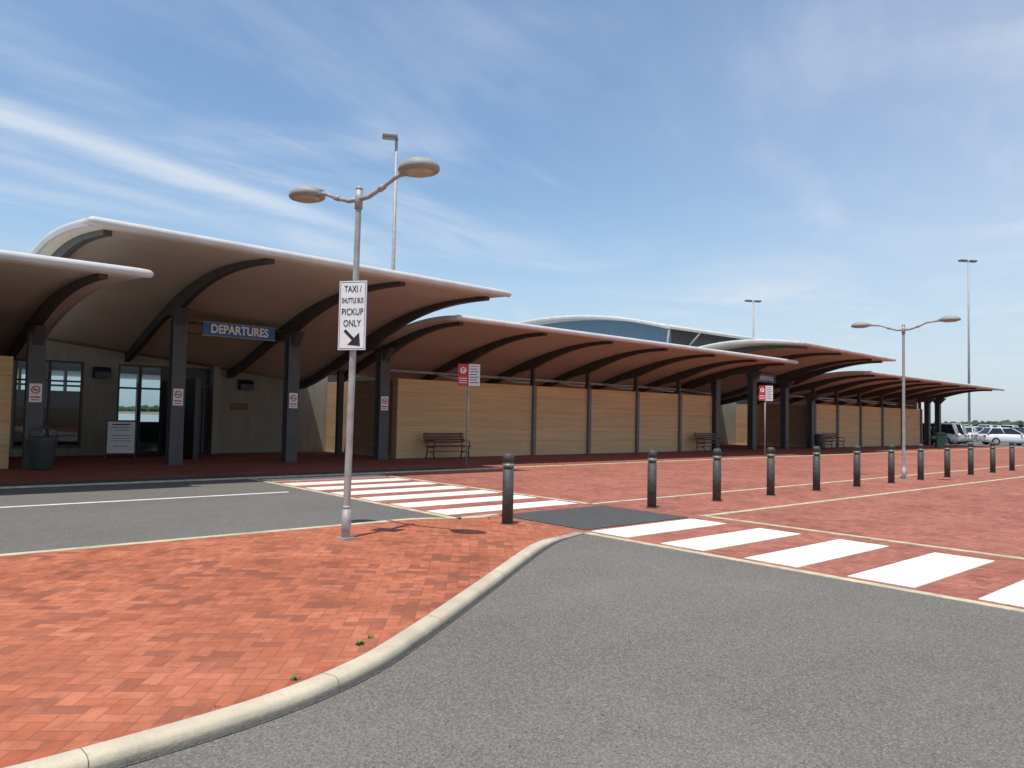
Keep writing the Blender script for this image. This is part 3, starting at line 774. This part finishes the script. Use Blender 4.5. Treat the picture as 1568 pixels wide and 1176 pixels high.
# ------------------------------------------------------------------ sun + sky
sd=Vector((1.3,.6,-4.3)).normalized()
sl=bpy.data.lights.new('sun','SUN'); sl.energy=4.2; sl.angle=R(.5); sl.color=(1,.95,.87)
so=bpy.data.objects.new('sun',sl); scene.collection.objects.link(so); so.rotation_euler=sd.to_track_quat('-Z','Y').to_euler()
w=bpy.data.worlds.new('World'); scene.world=w; w.use_nodes=True; nt=w.node_tree
bg=nt.nodes['Background']; bg.inputs[1].default_value=.115
sk=N(nt,'ShaderNodeTexSky'); sk.sky_type='NISHITA'; sk.sun_disc=False; sk.sun_elevation=math.asin(-sd.z); sk.sun_rotation=math.atan2(-sd.x,-sd.y)
sk.air_density=1.3; sk.dust_density=.6; sk.ozone_density=2.0
tc=N(nt,'ShaderNodeTexCoord'); sx=N(nt,'ShaderNodeSeparateXYZ'); nt.links.new(tc.outputs['Generated'],sx.inputs[0])
zc=mth(nt,'MAXIMUM',sx.outputs[2],.03)
px=mth(nt,'DIVIDE',sx.outputs[0],zc); py=mth(nt,'DIVIDE',sx.outputs[1],zc)
c18,s18=math.cos(R(18)),math.sin(R(18))
s_=mth(nt,'ADD',mth(nt,'MULTIPLY',px,c18),mth(nt,'MULTIPLY',py,s18))
q_=mth(nt,'SUBTRACT',mth(nt,'MULTIPLY',py,c18),mth(nt,'MULTIPLY',px,s18))
def cvec(a_,b_,zz):
    c_=N(nt,'ShaderNodeCombineXYZ'); nt.links.new(mth(nt,'MULTIPLY',s_,a_),c_.inputs[0]); nt.links.new(mth(nt,'MULTIPLY',q_,b_),c_.inputs[1]); c_.inputs[2].default_value=zz; return c_.outputs[0]
n1=noise(nt,cvec(.55,.95,3.7),1.1,7,.55,.7)
nf=noise(nt,cvec(.5,2.4,8.1),1.3,6,.55,.6)
n2=noise(nt,cvec(.3,.55,1.2),.9,3,.5,.3)
wisp=maprange(nt,mth(nt,'ADD',mth(nt,'MULTIPLY',n1,.72),mth(nt,'MULTIPLY',nf,.28)),.43,.74,0,1,True)
cover=maprange(nt,n2,.35,.6,.3,1,True)
cloud=mth(nt,'MULTIPLY',wisp,cover)
az=mth(nt,'SUBTRACT',sx.outputs[0],mth(nt,'MULTIPLY',sx.outputs[1],.5))
haze_r=mth(nt,'MULTIPLY',maprange(nt,az,.2,.95,0,1,True),mth(nt,'ADD',mth(nt,'MULTIPLY',n1,.9),.15))
cloud=mth(nt,'ADD',mth(nt,'MULTIPLY',cloud,.72),mth(nt,'MULTIPLY',haze_r,.75))
dq=mth(nt,'SUBTRACT',mth(nt,'ADD',q_,mth(nt,'MULTIPLY',mth(nt,'SUBTRACT',n1,.5),.5)),2.86)
g=mth(nt,'POWER',2.718,mth(nt,'MULTIPLY',mth(nt,'MULTIPLY',dq,dq),-38.))
g=mth(nt,'MULTIPLY',g,mth(nt,'MULTIPLY',maprange(nt,s_,3.8,2.2,0,1,True),maprange(nt,s_,-.6,.9,0,1,True)))
g=mth(nt,'MULTIPLY',g,maprange(nt,nf,.3,.6,.75,1.))
dq2=mth(nt,'SUBTRACT',mth(nt,'ADD',q_,mth(nt,'MULTIPLY',mth(nt,'SUBTRACT',n1,.5),.7)),3.35)
g2=mth(nt,'POWER',2.718,mth(nt,'MULTIPLY',mth(nt,'MULTIPLY',dq2,dq2),-60.))
g2=mth(nt,'MULTIPLY',g2,mth(nt,'MULTIPLY',maprange(nt,s_,4.6,3.4,0,1,True),maprange(nt,s_,.9,1.9,0,.5,True)))
cloud=mth(nt,'MAXIMUM',cloud,g); cloud=mth(nt,'ADD',cloud,mth(nt,'MULTIPLY',g2,.5))
cloud=mth(nt,'MULTIPLY',cloud,maprange(nt,sx.outputs[2],.0,.16,.2,1,True),clamp=True)
hzn=maprange(nt,sx.outputs[2],.0,.30,.6,0,True)
base=mixc(nt,1.0,sk.outputs[0],(1.12,1.2,1.3),'MULTIPLY')
skyc=mixc(nt,hzn,base,(4.3,5.5,7.2))
skyc=mixc(nt,mth(nt,'MULTIPLY',cloud,.88,clamp=True),skyc,(6.3,6.9,7.7))
nt.links.new(skyc,bg.inputs[0])
